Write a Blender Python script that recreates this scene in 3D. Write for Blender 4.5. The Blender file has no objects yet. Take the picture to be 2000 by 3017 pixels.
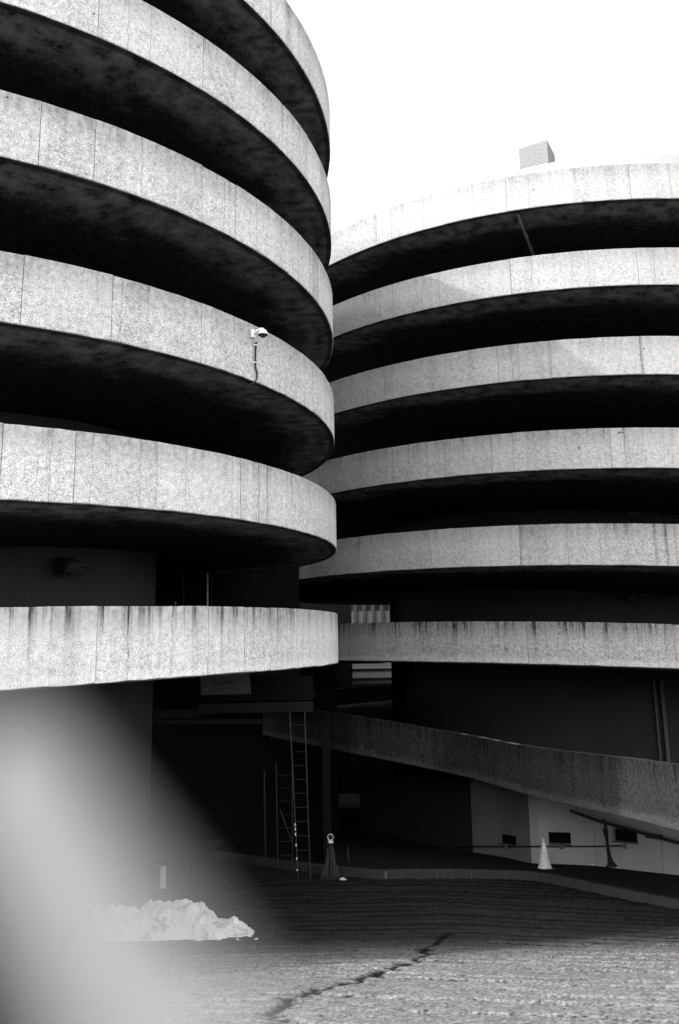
import bpy, bmesh, math, random
import numpy as np
from mathutils import Vector, Matrix
random.seed(7); RNG = np.random.RandomState(7)
R_ = math.radians
S = bpy.context.scene
C = S.collection

# ------------------------------------------------------------------ camera
EYE = 4.4
F_PX, W_PX, H_PX = 2696.16, 2000.0, 3017.0
PITCH, ROLL, SHIFT = R_(12.133), R_(-0.942), 19.48
FWD = Vector((0, math.cos(PITCH), math.sin(PITCH)))
UP0 = Vector((0, -math.sin(PITCH), math.cos(PITCH)))
RT0 = Vector((1, 0, 0))
RT = math.cos(ROLL) * RT0 + math.sin(ROLL) * UP0
UP = -math.sin(ROLL) * RT0 + math.cos(ROLL) * UP0
cd = bpy.data.cameras.new('camera'); cam = bpy.data.objects.new('camera', cd); C.objects.link(cam)
M = Matrix.Identity(4)
for i, v in enumerate((RT, UP, -FWD)):
    for j in range(3): M[j][i] = v[j]
M[2][3] = EYE
cam.matrix_world = M
cd.sensor_fit = 'VERTICAL'; cd.sensor_height = 36.0; cd.sensor_width = 36.0 * W_PX / H_PX
cd.lens = F_PX / H_PX * 36.0
cd.shift_y = SHIFT / H_PX
cd.clip_start = 0.02; cd.clip_end = 3000
cd.dof.use_dof = True; cd.dof.focus_distance = 20.0
cd.dof.aperture_fstop = cd.lens / 18.0
S.camera = cam

# ------------------------------------------------------------------ sky and sun
SUN_EL, SUN_AZ = R_(36), R_(30)          # light comes from the left, a little behind the camera
sun_dir = Vector((-math.cos(SUN_AZ) * math.cos(SUN_EL), -math.sin(SUN_AZ) * math.cos(SUN_EL), math.sin(SUN_EL)))
w = bpy.data.worlds.new('World'); S.world = w; w.use_nodes = True
nt = w.node_tree; nt.nodes.clear()
sky = nt.nodes.new('ShaderNodeTexSky'); sky.sky_type = 'NISHITA'; sky.sun_disc = False
sky.sun_elevation = SUN_EL; sky.sun_rotation = math.atan2(sun_dir.x, sun_dir.y) % (2 * math.pi)
sky.air_density = 1.0; sky.dust_density = 1.2; sky.ozone_density = 1.0
bw = nt.nodes.new('ShaderNodeRGBToBW'); bg = nt.nodes.new('ShaderNodeBackground'); wo = nt.nodes.new('ShaderNodeOutputWorld')
bg.inputs['Strength'].default_value = 0.15
nt.links.new(sky.outputs[0], bw.inputs[0]); nt.links.new(bw.outputs[0], bg.inputs[0]); nt.links.new(bg.outputs[0], wo.inputs[0])
sd = bpy.data.lights.new('sun', 'SUN'); sun = bpy.data.objects.new('sun', sd); C.objects.link(sun)
sd.energy = 0.55; sd.angle = R_(1.2); sd.color = (1, 1, 1)
sun.rotation_euler = sun_dir.to_track_quat('Z', 'Y').to_euler()
S.view_settings.view_transform = 'Standard'; S.view_settings.look = 'None'
S.view_settings.gamma = 1.0; S.view_settings.exposure = 2.43
S.render.engine = 'CYCLES'

# ------------------------------------------------------------------ picture -> place helpers
def ray(px, py):
    x = px - W_PX / 2; y = -(py - H_PX / 2) + SHIFT
    return (RT * x + UP * y + FWD * F_PX)
ORI = Vector((0, 0, EYE))
def at(px, py, D):                        # the point seen at a pixel, D metres in front
    d = ray(px, py); return ORI + d * (D / d.y)
def on_z(px, py, z):
    d = ray(px, py); return ORI + d * ((z - EYE) / d.z)
def on_cyl(px, py, cx, cy, R):
    d = ray(px, py); a = d.x**2 + d.y**2; b = -(d.x * cx + d.y * cy); c = cx * cx + cy * cy - R * R
    t = (-b - math.sqrt(max(b * b - a * c, 0))) / a
    return ORI + d * t
def softz(y):
    t = 2.7 - 0.14 * y; k = 0.18
    lo = k * np.logaddexp(0, t / k)
    return 2.7 - k * np.logaddexp(0, (2.7 - lo) / k)
def gz(x, y): return float(softz(y))
def on_ground(px, py):
    d = ray(px, py); t = 3.0 / d.y
    for _ in range(60):
        p = ORI + d * t
        t += (p.z - gz(p.x, p.y)) / (-d.z) * 0.6
    return ORI + d * t

# ------------------------------------------------------------------ object helpers
def prop(o, label=None, cat=None, group=None, kind=None):
    if label: o['label'] = label
    if cat: o['category'] = cat
    if group: o['group'] = group
    if kind: o['kind'] = kind
    return o
def link(name, me, mat=None, parent=None):
    o = bpy.data.objects.new(name, me); C.objects.link(o)
    if mat is not None:
        me.materials.clear(); me.materials.append(mat)
    if parent is not None: o.parent = parent
    return o
def empty(name, loc=(0, 0, 0), rz=0):
    o = bpy.data.objects.new(name, None); C.objects.link(o); o.location = loc; o.rotation_euler = (0, 0, rz)
    o.empty_display_size = 0.3
    return o
def obj_bm(name, bm, mat, parent=None, smooth=False):
    me = bpy.data.meshes.new(name)
    bmesh.ops.recalc_face_normals(bm, faces=bm.faces)
    bm.to_mesh(me); bm.free()
    if smooth:
        for p in me.polygons: p.use_smooth = True
    return link(name, me, mat, parent)
def box(bm, c, s, rz=0, rx=0, ry=0, bev=0.0):
    m = Matrix.Translation(c) @ Matrix.Rotation(rz, 4, 'Z') @ Matrix.Rotation(ry, 4, 'Y') @ Matrix.Rotation(rx, 4, 'X') @ Matrix.Diagonal((s[0], s[1], s[2], 1))
    r = bmesh.ops.create_cube(bm, size=1.0, matrix=m)
    if bev:
        es = {e for v in r['verts'] for e in v.link_edges}
        bmesh.ops.bevel(bm, geom=list(es), offset=bev, segments=1, affect='EDGES')
def tube(bm, pts, r, n=8, cap=True):
    pts = [Vector(p) for p in pts]; rings = []
    rr = r if isinstance(r, (list, tuple)) else [r] * len(pts)
    for i, p in enumerate(pts):
        t = (pts[min(i + 1, len(pts) - 1)] - pts[max(i - 1, 0)]).normalized()
        a = Vector((0, 0, 1)) if abs(t.z) < 0.9 else Vector((1, 0, 0))
        u = t.cross(a).normalized(); v = t.cross(u)
        rings.append([bm.verts.new(p + (u * math.cos(2 * math.pi * k / n) + v * math.sin(2 * math.pi * k / n)) * rr[i]) for k in range(n)])
    for a, b in zip(rings, rings[1:]):
        for k in range(n): bm.faces.new((a[k], a[(k + 1) % n], b[(k + 1) % n], b[k]))
    if cap: bm.faces.new(rings[0][::-1]); bm.faces.new(rings[-1])
def lathe(bm, prof, n=24, c=(0, 0, 0)):
    rings = []
    for r, z in prof:
        rings.append([bm.verts.new((c[0] + r * math.cos(2 * math.pi * k / n), c[1] + r * math.sin(2 * math.pi * k / n), c[2] + z)) for k in range(n)])
    for a, b in zip(rings, rings[1:]):
        for k in range(n): bm.faces.new((a[k], a[(k + 1) % n], b[(k + 1) % n], b[k]))
    bm.faces.new(rings[0][::-1]); bm.faces.new(rings[-1])
def catmull(P, n=12):
    P = [np.array(p, float) for p in P]; out = []
    for i in range(len(P) - 1):
        a, b, c, d = P[max(i - 1, 0)], P[i], P[i + 1], P[min(i + 2, len(P) - 1)]
        for k in range(n):
            t = k / n
            out.append(0.5 * (2 * b + (c - a) * t + (2 * a - 5 * b + 4 * c - d) * t * t + (3 * b - a - 3 * c + d) * t**3))
    out.append(P[-1]); return np.array(out)
def vnoise(x, y, seed=0):                 # value noise for numpy arrays
    xi, yi = np.floor(x).astype(np.int64), np.floor(y).astype(np.int64); fx, fy = x - xi, y - yi
    fx = fx * fx * (3 - 2 * fx); fy = fy * fy * (3 - 2 * fy)
    def h(a, b):
        n = (a * 374761393 + b * 668265263 + seed * 1442695041) & 0x7fffffff
        n = ((n ^ (n >> 13)) * 1274126177) & 0x7fffffff
        return ((n ^ (n >> 16)) & 0xffff) / 65535.0
    return (h(xi, yi) * (1 - fx) + h(xi + 1, yi) * fx) * (1 - fy) + (h(xi, yi + 1) * (1 - fx) + h(xi + 1, yi + 1) * fx) * fy

def strip(name, P, z0, z1, th, mat, parent=None, uoff=0.0, ch=0.015, rough=0.0):
    """solid wall along plan points P (outer face); th = thickness towards the right-hand normal; z0/z1 arrays"""
    P = np.array(P, float); n = len(P)
    z0 = np.broadcast_to(z0, n).astype(float); z1 = np.broadcast_to(z1, n).astype(float)
    T = np.gradient(P, axis=0); T /= np.linalg.norm(T, axis=1)[:, None]
    N = np.stack([T[:, 1], -T[:, 0]], 1) * np.sign(th); a = abs(th)
    jit = (RNG.rand(n) - 0.5) * rough
    # cross-section: (offset inward, height reference, dz)
    sec = [(ch, 0, 0), (0, 0, ch), (0, 1, -ch), (ch, 1, 0), (a - ch, 1, 0), (a, 1, -ch), (a, 0, 0)]
    if ch == 0: sec = [(0, 0, 0), (0, 1, 0), (a, 1, 0), (a, 0, 0)]
    m = len(sec); V = []; UV = []
    U = np.concatenate([[0], np.cumsum(np.linalg.norm(np.diff(P, axis=0), axis=1))]) + uoff
    jt = (RNG.rand(n) - 0.5) * rough * 0.5 + (RNG.rand() - .5) * rough
    ro = (RNG.rand() - .5) * rough * 0.8
    P = P + N * ro
    for i in range(n):
        for o_, zr, dz in sec:
            z = (z1[i] + jt[i] if zr else z0[i] + jit[i]) + dz
            q = P[i] + N[i] * o_
            V.append((q[0], q[1], z)); UV.append((U[i], z - z0[i] + (0.0 if o_ <= ch else o_)))
    Fc = []
    for i in range(n - 1):
        for k in range(m):
            Fc.append((i * m + k, i * m + (k + 1) % m, (i + 1) * m + (k + 1) % m, (i + 1) * m + k))
    Fc.append(tuple(range(m))[::-1]); Fc.append(tuple((n - 1) * m + k for k in range(m)))
    me = bpy.data.meshes.new(name); me.from_pydata(V, [], Fc)
    uv = me.uv_layers.new(name='UVMap')
    vi = np.empty(len(me.loops), dtype=np.int32); me.loops.foreach_get('vertex_index', vi)
    uv.data.foreach_set('uv', np.array(UV, dtype=np.float32)[vi].ravel())
    bm = bmesh.new(); bm.from_mesh(me); bmesh.ops.recalc_face_normals(bm, faces=bm.faces); bm.to_mesh(me); bm.free()
    return link(name, me, mat, parent)

def ribbon(name, A, B, zt, th, mat, parent=None, zt2=None):
    """deck slab between two plan lines A (outer) and B (inner)"""
    A = np.array(A); B = np.array(B); n = len(A); zt = np.broadcast_to(zt, n); z2 = zt if zt2 is None else np.broadcast_to(zt2, n)
    U = np.concatenate([[0], np.cumsum(np.linalg.norm(np.diff(A, axis=0), axis=1))]); V = []; UV = []
    for i in range(n):
        wd = np.linalg.norm(A[i] - B[i])
        V += [(A[i][0], A[i][1], zt[i] - th), (A[i][0], A[i][1], zt[i]), (B[i][0], B[i][1], z2[i]), (B[i][0], B[i][1], z2[i] - th)]
        UV += [(U[i], 0), (U[i], 0), (U[i], wd), (U[i], wd)]
    Fc = [tuple(i * 4 + k for k in (0, 1, 5, 4)) for i in range(0)]
    for i in range(n - 1):
        for k in range(4): Fc.append((i * 4 + k, i * 4 + (k + 1) % 4, i * 4 + 4 + (k + 1) % 4, i * 4 + 4 + k))
    Fc += [(3, 2, 1, 0), tuple((n - 1) * 4 + k for k in range(4))]
    me = bpy.data.meshes.new(name); me.from_pydata(V, [], Fc)
    uv = me.uv_layers.new(name='UVMap')
    vi = np.empty(len(me.loops), dtype=np.int32); me.loops.foreach_get('vertex_index', vi)
    uv.data.foreach_set('uv', np.array(UV, dtype=np.float32)[vi].ravel())
    bm = bmesh.new(); bm.from_mesh(me); bmesh.ops.recalc_face_normals(bm, faces=bm.faces); bm.to_mesh(me); bm.free()
    return link(name, me, mat, parent)

# ------------------------------------------------------------------ materials (all neutral: the place is seen in black and white)
class NB:
    def __init__(s, name):
        s.m = bpy.data.materials.new(name); s.m.use_nodes = True; s.t = s.m.node_tree
        s.b = s.t.nodes['Principled BSDF']
    def n(s, ty, **kw):
        x = s.t.nodes.new(ty)
        for k, v in kw.items(): setattr(x, k, v)
        return x
    def set(s, sock, v):
        if hasattr(v, 'is_linked') or isinstance(v, bpy.types.NodeSocket): s.t.links.new(v, sock)
        else: sock.default_value = v
    def math(s, op, a, b=0.0, c=None, clamp=False):
        x = s.n('ShaderNodeMath', operation=op, use_clamp=clamp); s.set(x.inputs[0], a); s.set(x.inputs[1], b)
        if c is not None: s.set(x.inputs[2], c)
        return x.outputs[0]
    def noise(s, vec, scale, detail=2.0, rough=0.5, w=None):
        x = s.n('ShaderNodeTexNoise')
        if w is not None: x.noise_dimensions = '4D'; s.set(x.inputs['W'], w)
        s.t.links.new(vec, x.inputs['Vector']); x.inputs['Scale'].default_value = scale
        x.inputs['Detail'].default_value = detail; x.inputs['Roughness'].default_value = rough
        return x.outputs[0]
    def scale(s, vec, v):
        x = s.n('ShaderNodeVectorMath', operation='MULTIPLY'); s.t.links.new(vec, x.inputs[0]); x.inputs[1].default_value = v; return x.outputs[0]
    def rng(s, v, a, b, c, d, smooth=False):
        x = s.n('ShaderNodeMapRange'); x.interpolation_type = 'SMOOTHSTEP' if smooth else 'LINEAR'
        s.set(x.inputs[0], v)
        for i, q in enumerate((a, b, c, d)): x.inputs[i + 1].default_value = q
        return x.outputs[0]
    def grey(s, v, rough=0.85, spec=0.3, bump=None, bstr=0.3, bdist=0.01):
        c = s.n('ShaderNodeCombineColor')
        for i in range(3): s.set(c.inputs[i], v)
        s.t.links.new(c.outputs[0], s.b.inputs['Base Color'])
        s.set(s.b.inputs['Roughness'], rough); s.b.inputs['Specular IOR Level'].default_value = spec
        if bump is not None:
            x = s.n('ShaderNodeBump'); x.inputs['Strength'].default_value = bstr; x.inputs['Distance'].default_value = bdist
            s.t.links.new(bump, x.inputs['Height']); s.t.links.new(x.outputs[0], s.b.inputs['Normal'])
        return s.m

def mat_parapet(name, base, grain, streak, top, low=0.0):
    b = NB(name); uv = b.n('ShaderNodeUVMap').outputs[0]; oi = b.n('ShaderNodeObjectInfo').outputs['Random']
    W = b.math('MULTIPLY', oi, 40.0)
    sep = b.n('ShaderNodeSeparateXYZ'); b.t.links.new(uv, sep.inputs[0]); v = sep.outputs[1]
    g1 = b.noise(uv, 46.0, 3.0, 0.8, W); g2 = b.noise(uv, 11.0, 2.0, 0.6, W)
    blot = b.noise(uv, 0.9, 3.0, 0.6, W)
    st = b.noise(b.scale(uv, (7.0, 0.30, 1)), 1.0, 3.0, 0.65, W)
    st2 = b.noise(b.scale(uv, (22.0, 0.5, 1)), 1.0, 2.0, 0.6, W)
    topm = b.rng(b.math('ADD', v, b.math('MULTIPLY', b.math('SUBTRACT', g2, 0.5), 0.45)), 0.55, 1.2, 0.0, 1.0, True)
    lowm = b.rng(b.math('ADD', v, b.math('MULTIPLY', b.math('SUBTRACT', blot, 0.5), 0.5)), 0.06, 0.22, 1.0, 0.0, True)
    s1 = b.math('MULTIPLY', b.rng(st, 0.50, 0.64, 0.0, 1.0, True), b.math('ADD', b.math('MULTIPLY', topm, 0.7), 0.3))
    s2 = b.math('MULTIPLY', b.rng(st2, 0.54, 0.66, 0.0, 0.8, True), b.math('ADD', b.math('MULTIPLY', topm, 0.6), 0.4))
    gr = b.math('MULTIPLY', b.math('SUBTRACT', g1, 0.5), grain)
    gr = b.math('ADD', gr, b.math('MULTIPLY', b.math('SUBTRACT', g2, 0.5), grain * 0.3))
    pits = b.rng(b.noise(uv, 5.5, 1.0, 0.5, W), 0.20, 0.26, 0.55, 0.0)
    k = b.math('ADD', 1.0, gr)
    k = b.math('ADD', k, b.math('MULTIPLY', b.math('SUBTRACT', blot, 0.5), 0.35))
    k = b.math('ADD', k, b.math('MULTIPLY', b.math('SUBTRACT', oi, 0.5), 0.14))
    wv = b.n('ShaderNodeCombineXYZ'); b.set(wv.inputs[0], b.math('ADD', b.math('MULTIPLY', sep.outputs[0], 0.5), b.math('MULTIPLY', b.noise(uv, 4.0, 3.0, 0.6, W), 0.07)))
    cn_ = b.noise(wv.outputs[0], 1.0, 0.0, 0.5, W)
    crk = b.math('MULTIPLY', b.rng(b.math('ABSOLUTE', b.math('SUBTRACT', cn_, 0.5)), 0.0, 0.004, 1.0, 0.0), b.rng(g2, 0.42, 0.52, 0.05, 0.5))
    pat = b.rng(b.noise(b.scale(uv, (1.3, 0.12, 1)), 1.0, 0.0, 0.5, W), 0.57, 0.59, 0.0, 0.07)
    k = b.math('SUBTRACT', b.math('SUBTRACT', k, crk), pat)
    k = b.math('SUBTRACT', k, b.math('MULTIPLY', s1, streak)); k = b.math('SUBTRACT', k, b.math('MULTIPLY', s2, streak * 0.8))
    k = b.math('SUBTRACT', k, b.math('MULTIPLY', b.math('MULTIPLY', topm, b.rng(g1, 0.42, 0.60, 0.0, 1.0)), top))
    k = b.math('SUBTRACT', k, pits)
    k = b.math('ADD', k, b.math('MULTIPLY', lowm, low))
    col = b.math('MULTIPLY', b.math('MAXIMUM', k, 0.06), base)
    return b.grey(b.math('MINIMUM', col, 0.85), 0.9, 0.15, g1, 0.5, 0.012)

M_PAR = mat_parapet('parapet_concrete', 0.55, 3.8, 0.16, 0.65)
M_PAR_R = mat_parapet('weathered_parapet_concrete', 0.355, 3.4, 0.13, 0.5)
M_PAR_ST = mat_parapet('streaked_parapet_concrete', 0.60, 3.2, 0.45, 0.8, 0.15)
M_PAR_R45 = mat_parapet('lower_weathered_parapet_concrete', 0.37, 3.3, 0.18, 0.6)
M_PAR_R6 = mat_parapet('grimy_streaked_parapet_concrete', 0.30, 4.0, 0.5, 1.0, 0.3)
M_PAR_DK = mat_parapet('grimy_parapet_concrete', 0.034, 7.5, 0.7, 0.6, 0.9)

def mat_plain(name, base, var=0.3, scale=2.0, fine=25.0, fvar=0.2, rough=0.85, spec=0.25, bstr=0.2):
    if base < 0.06 and spec < 0.3: spec = 0.06
    b = NB(name); tc = b.n('ShaderNodeTexCoord').outputs['Object']
    a = b.noise(tc, scale, 4.0, 0.6); f = b.noise(tc, fine, 2.0, 0.6)
    k = b.math('ADD', 1.0, b.math('MULTIPLY', b.math('SUBTRACT', a, 0.5), 2 * var))
    k = b.math('ADD', k, b.math('MULTIPLY', b.math('SUBTRACT', f, 0.5), 2 * fvar))
    return b.grey(b.math('MULTIPLY', b.math('MAXIMUM', k, 0.1), base), rough, spec, f, bstr, 0.01)

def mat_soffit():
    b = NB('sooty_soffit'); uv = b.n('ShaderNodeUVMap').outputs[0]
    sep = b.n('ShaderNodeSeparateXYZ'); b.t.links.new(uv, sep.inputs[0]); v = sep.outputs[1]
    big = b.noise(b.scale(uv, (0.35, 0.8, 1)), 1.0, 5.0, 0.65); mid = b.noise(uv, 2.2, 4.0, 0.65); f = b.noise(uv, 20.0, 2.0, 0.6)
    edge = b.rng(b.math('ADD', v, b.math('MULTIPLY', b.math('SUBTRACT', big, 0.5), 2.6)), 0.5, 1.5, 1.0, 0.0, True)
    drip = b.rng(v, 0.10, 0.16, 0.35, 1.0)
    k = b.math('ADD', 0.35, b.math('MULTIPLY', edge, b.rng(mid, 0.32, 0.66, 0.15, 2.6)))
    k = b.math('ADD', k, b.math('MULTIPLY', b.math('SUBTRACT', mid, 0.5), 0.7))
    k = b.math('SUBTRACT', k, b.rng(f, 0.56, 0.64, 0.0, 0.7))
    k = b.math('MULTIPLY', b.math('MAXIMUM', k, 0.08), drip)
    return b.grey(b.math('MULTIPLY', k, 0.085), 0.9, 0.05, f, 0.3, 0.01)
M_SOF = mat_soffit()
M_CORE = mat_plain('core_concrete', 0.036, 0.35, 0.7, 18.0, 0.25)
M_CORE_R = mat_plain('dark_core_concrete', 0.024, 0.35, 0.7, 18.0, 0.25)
M_RWALL_SHADE = mat_plain('shade_toned_wall', 0.16, 0.35, 0.8, 25.0, 0.25)  # darker copy of the wall colour, carrying painted shade
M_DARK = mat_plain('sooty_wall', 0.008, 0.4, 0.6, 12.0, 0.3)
M_BEAM = mat_plain('beam_concrete', 0.022, 0.3, 1.2, 20.0, 0.3)
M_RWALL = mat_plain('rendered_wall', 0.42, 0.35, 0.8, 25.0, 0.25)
M_METAL = mat_plain('galvanised_steel', 0.025, 0.2, 6, 60, 0.2, 0.45, 0.5)
M_DMETAL = mat_plain('dark_steel', 0.014, 0.3, 6, 60, 0.2, 0.5, 0.5)
M_BLACK = mat_plain('black_rubber', 0.02, 0.2, 8, 60, 0.2, 0.7, 0.3)
M_MATT = mat_plain('matt_black_paint', 0.004, 0.2, 8, 60, 0.2, 1.0, 0.0)
M_WHITE = mat_plain('white_paint', 0.78, 0.06, 3, 40, 0.05, 0.5, 0.4)
M_CONE = mat_plain('cone_plastic', 0.72, 0.3, 9, 55, 0.5, 0.6, 0.3)
M_SLEEVE = mat_plain('reflective_sleeve', 0.9, 0.03, 9, 55, 0.03, 0.35, 0.5)
M_SIGN = mat_plain('sign_sheet', 0.08, 0.1, 4, 30, 0.08, 0.5, 0.4)
M_INK = mat_plain('sign_ink', 0.02, 0.1, 4, 30, 0.1, 0.6, 0.3)
M_BRICK = mat_plain('pale_brick', 0.25, 0.5, 3.0, 40, 0.35, 0.9, 0.2)
M_MORTAR = mat_plain('mortar', 0.15, 0.2, 3.0, 40, 0.3, 0.95, 0.1)
M_KERB = mat_plain('kerb_concrete', 0.055, 0.3, 3.0, 40, 0.4, 0.9, 0.2)
M_PAVE = mat_plain('dark_asphalt', 0.018, 0.35, 0.9, 45, 0.5, 0.9, 0.2)
M_FAR = mat_plain('far_concrete', 0.09, 0.3, 0.8, 6, 0.3)
M_FARD = mat_plain('far_dark_glass', 0.03, 0.3, 0.5, 6, 0.2, 0.2, 0.5)
M_BLUR = mat_plain('blur_body_paint', 0.165, 0.1, 6, 40, 0.05, 0.5, 0.4)
M_UPST = mat_plain('pale_render', 0.40, 0.08, 0.5, 20, 0.1)
M_BEAM2 = mat_plain('lime_bloom', 0.35, 0.4, 5, 40, 0.4)
M_STAIN = mat_plain('damp_stain', 0.035, 0.4, 3, 30, 0.4)
def mat_snow():
    b = NB('old_snow'); tc = b.n('ShaderNodeTexCoord').outputs['Object']
    a = b.noise(tc, 3.0, 5.0, 0.7); f = b.noise(tc, 28.0, 3.0, 0.7)
    k = b.math('SUBTRACT', 0.86, b.rng(a, 0.52, 0.64, 0.0, 0.35, True)); k = b.math('SUBTRACT', k, b.rng(f, 0.55, 0.7, 0.0, 0.35))
    return b.grey(k, 0.7, 0.3, f, 0.5, 0.03)
M_SNOW = mat_snow()
def mat_ground():
    b = NB('grooved_concrete'); tc = b.n('ShaderNodeTexCoord').outputs['Object']
    at_ = b.n('ShaderNodeAttribute', attribute_name='crack').outputs['Fac']; g = b.n('ShaderNodeAttribute', attribute_name='groove').outputs['Fac']
    a = b.noise(tc, 0.55, 4.0, 0.6); f = b.noise(tc, 20.0, 4.0, 0.8); m = b.noise(tc, 5.0, 3.0, 0.6)
    stre = b.noise(b.scale(tc, (0.8, 9.0, 1)), 1.0, 4.0, 0.7)
    k = b.math('ADD', 1.0, b.math('MULTIPLY', b.math('SUBTRACT', a, 0.5), 0.5))
    k = b.math('ADD', k, b.math('MULTIPLY', b.math('SUBTRACT', f, 0.5), 4.6)); k = b.math('ADD', k, b.math('MULTIPLY', b.math('SUBTRACT', m, 0.5), 0.9))
    k = b.math('ADD', k, b.math('MULTIPLY', b.math('SUBTRACT', stre, 0.5), 0.5))
    sx = b.n('ShaderNodeSeparateXYZ'); b.t.links.new(tc, sx.inputs[0])
    painted_shade = b.rng(b.math('ADD', sx.outputs[1], b.math('MULTIPLY', b.math('SUBTRACT', b.noise(b.scale(tc, (0.25, 1.2, 1)), 1.0, 4.0, 0.65), 0.5), 3.0)), 15.6, 19.5, 0.0, 0.84, True)  # shade beneath the ramps painted into the driveway colour, with a noisy edge
    k = b.math('MULTIPLY', k, b.math('SUBTRACT', 1.0, painted_shade))
    k = b.math('SUBTRACT', k, b.math('MULTIPLY', g, 0.8)); k = b.math('MULTIPLY', b.math('MAXIMUM', k, 0.06), b.math('SUBTRACT', 1.0, b.math('MULTIPLY', at_, 0.95)))
    return b.grey(b.math('MULTIPLY', k, 0.185), 0.9, 0.15, b.math('ADD', f, b.math('MULTIPLY', stre, 0.6)), 0.5, 0.015)
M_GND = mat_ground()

# ------------------------------------------------------------------ ground: one sheet, grooved and cracked where the camera sees it
def ground():
    xf = np.arange(-9, 10.001, 0.05); yf = np.arange(6.5, 20.0, 0.03); yg = np.arange(20, 32.01, 0.1)
    xs = np.concatenate([[-900, -300, -120, -60, -35, -22, -14, -11], xf, [12, 15, 22, 35, 60, 120, 300, 900]])
    ys = np.concatenate([[-900, -300, -100, -40, -15, -6, -3, -1, 0, 1, 2, 3, 4, 5, 5.8], yf, yg, [34, 38, 45, 60, 90, 150, 400, 1200]])
    X, Y = np.meshgrid(xs, ys); Z = softz(Y)
    cpx = [(1340, 2748), (1290, 2780), (1240, 2815), (1183, 2845), (1129, 2864), (1045, 2887), (972, 2910), (877, 2937), (823, 2968), (806, 3016), (800, 3060)]
    cp = np.array([on_ground(*p)[:2] for p in cpx]); cp = catmull(cp, 8)[:, :2]
    cp = cp + (np.stack([vnoise(np.arange(len(cp)) * .9, np.zeros(len(cp)), 3), vnoise(np.arange(len(cp)) * .9, np.zeros(len(cp)), 4)], 1) - .5) * 0.3
    b1 = np.array([on_ground(*p)[:2] for p in [(972, 2912), (1110, 2925), (1240, 2938)]])
    b2 = np.array([on_ground(*p)[:2] for p in [(877, 2945), (960, 2946), (1100, 2966), (1336, 2998)]])
    D = np.full(X.shape, 9.0); side = np.zeros(X.shape)
    msk = (np.abs(X) < 9) & (Y > 6) & (Y < 20)
    Q = np.stack([X[msk], Y[msk]], 1)
    def seg(poly):
        best = np.full(len(Q), 9.0)
        for a, b in zip(poly, poly[1:]):
            d = b - a; t = np.clip(((Q - a) @ d) / (d @ d), 0, 1)
            best = np.minimum(best, np.linalg.norm(Q - a - t[:, None] * d, axis=1))
        return best
    dm = seg(cp); wob = vnoise(Q[:, 0] * 9, Q[:, 1] * 9, 9)
    fade = np.clip((Q[:, 1] - 9.0) / 6.0, 0, 1)
    crack = np.clip(1.6 - dm / (0.028 + 0.10 * wob * vnoise(Q[:, 0] * 2.1, Q[:, 1] * 2.1, 31) * 1.6), 0, 1)
    for bb in (b1, b2): crack = np.maximum(crack, np.clip(1.0 - seg(bb) / (0.015 + 0.05 * wob), 0, 1) * 0.7)
    CR = np.zeros(X.shape); CR[msk] = crack
    # which slab: right of the crack line the grooves run obliquely
    cxs = np.interp(Y, cp[::-1, 1], cp[::-1, 0]); rgt = np.clip((X - cxs) / 0.3, 0, 1)
    wr = (vnoise(X * 0.5, Y * 0.5, 5) - .5) * 0.25
    g = Y + rgt * (0.34 * (X - cxs)) + (1 - rgt) * 0.04 * X + wr
    sp = 0.5
    cell = np.floor(g / sp); off = vnoise(cell * 7.13, cell * 0 + 3.3, 2) * 0.3
    fr = np.abs((g / sp - cell) - 0.35 - off)
    amp = np.clip(vnoise(X * 0.6 + cell * 5.7, cell * 2.3, 6) * 2.4 - 0.45, 0, 1)
    gro = np.clip(1 - fr / (0.09 + 0.09 * vnoise(X * 9, Y * 9, 8)), 0, 1) * amp
    sp2 = 0.115; c2 = np.floor(g / sp2); f2 = np.abs(g / sp2 - c2 - 0.5)
    a2 = np.clip(vnoise(X * 1.5 + c2 * 3.1, c2 * 1.7, 12) * 2 - 0.8, 0, 1)
    gro2 = np.clip(1 - f2 / 0.30, 0, 1) * a2
    near = ((np.abs(X) < 9.5) & (Y > 6.4) & (Y < 31)).astype(float)
    lip = np.clip(1 - np.abs((g / sp - cell) - 0.35 - off - 0.24) / 0.12, 0, 1) * amp * near
    gro = np.maximum(gro * 1.0, gro2 * 0.22) * near
    Z = Z + 0.02 * lip - 0.04 * gro - 0.03 * CR + near * ((vnoise(X * 6, Y * 6, 1) - .5) * 0.02 + (vnoise(X * 14, Y * 14, 15) - .5) * 0.016)
    ny, nx = X.shape
    V = np.stack([X, Y, Z], 2).reshape(-1, 3)
    idx = np.arange(ny * nx).reshape(ny, nx)
    Fq = np.stack([idx[:-1, :-1], idx[:-1, 1:], idx[1:, 1:], idx[1:, :-1]], 2).reshape(-1, 4)
    me = bpy.data.meshes.new('ground'); me.from_pydata(V.tolist(), [], Fq.tolist())
    for nm, A in (('crack', CR), ('groove', gro)):
        at_ = me.attributes.new(nm, 'FLOAT', 'POINT'); at_.data.foreach_set('value', A.ravel().astype(np.float32))
    for p in me.polygons: p.use_smooth = True
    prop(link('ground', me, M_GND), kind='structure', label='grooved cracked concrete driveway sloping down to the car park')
ground()

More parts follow.
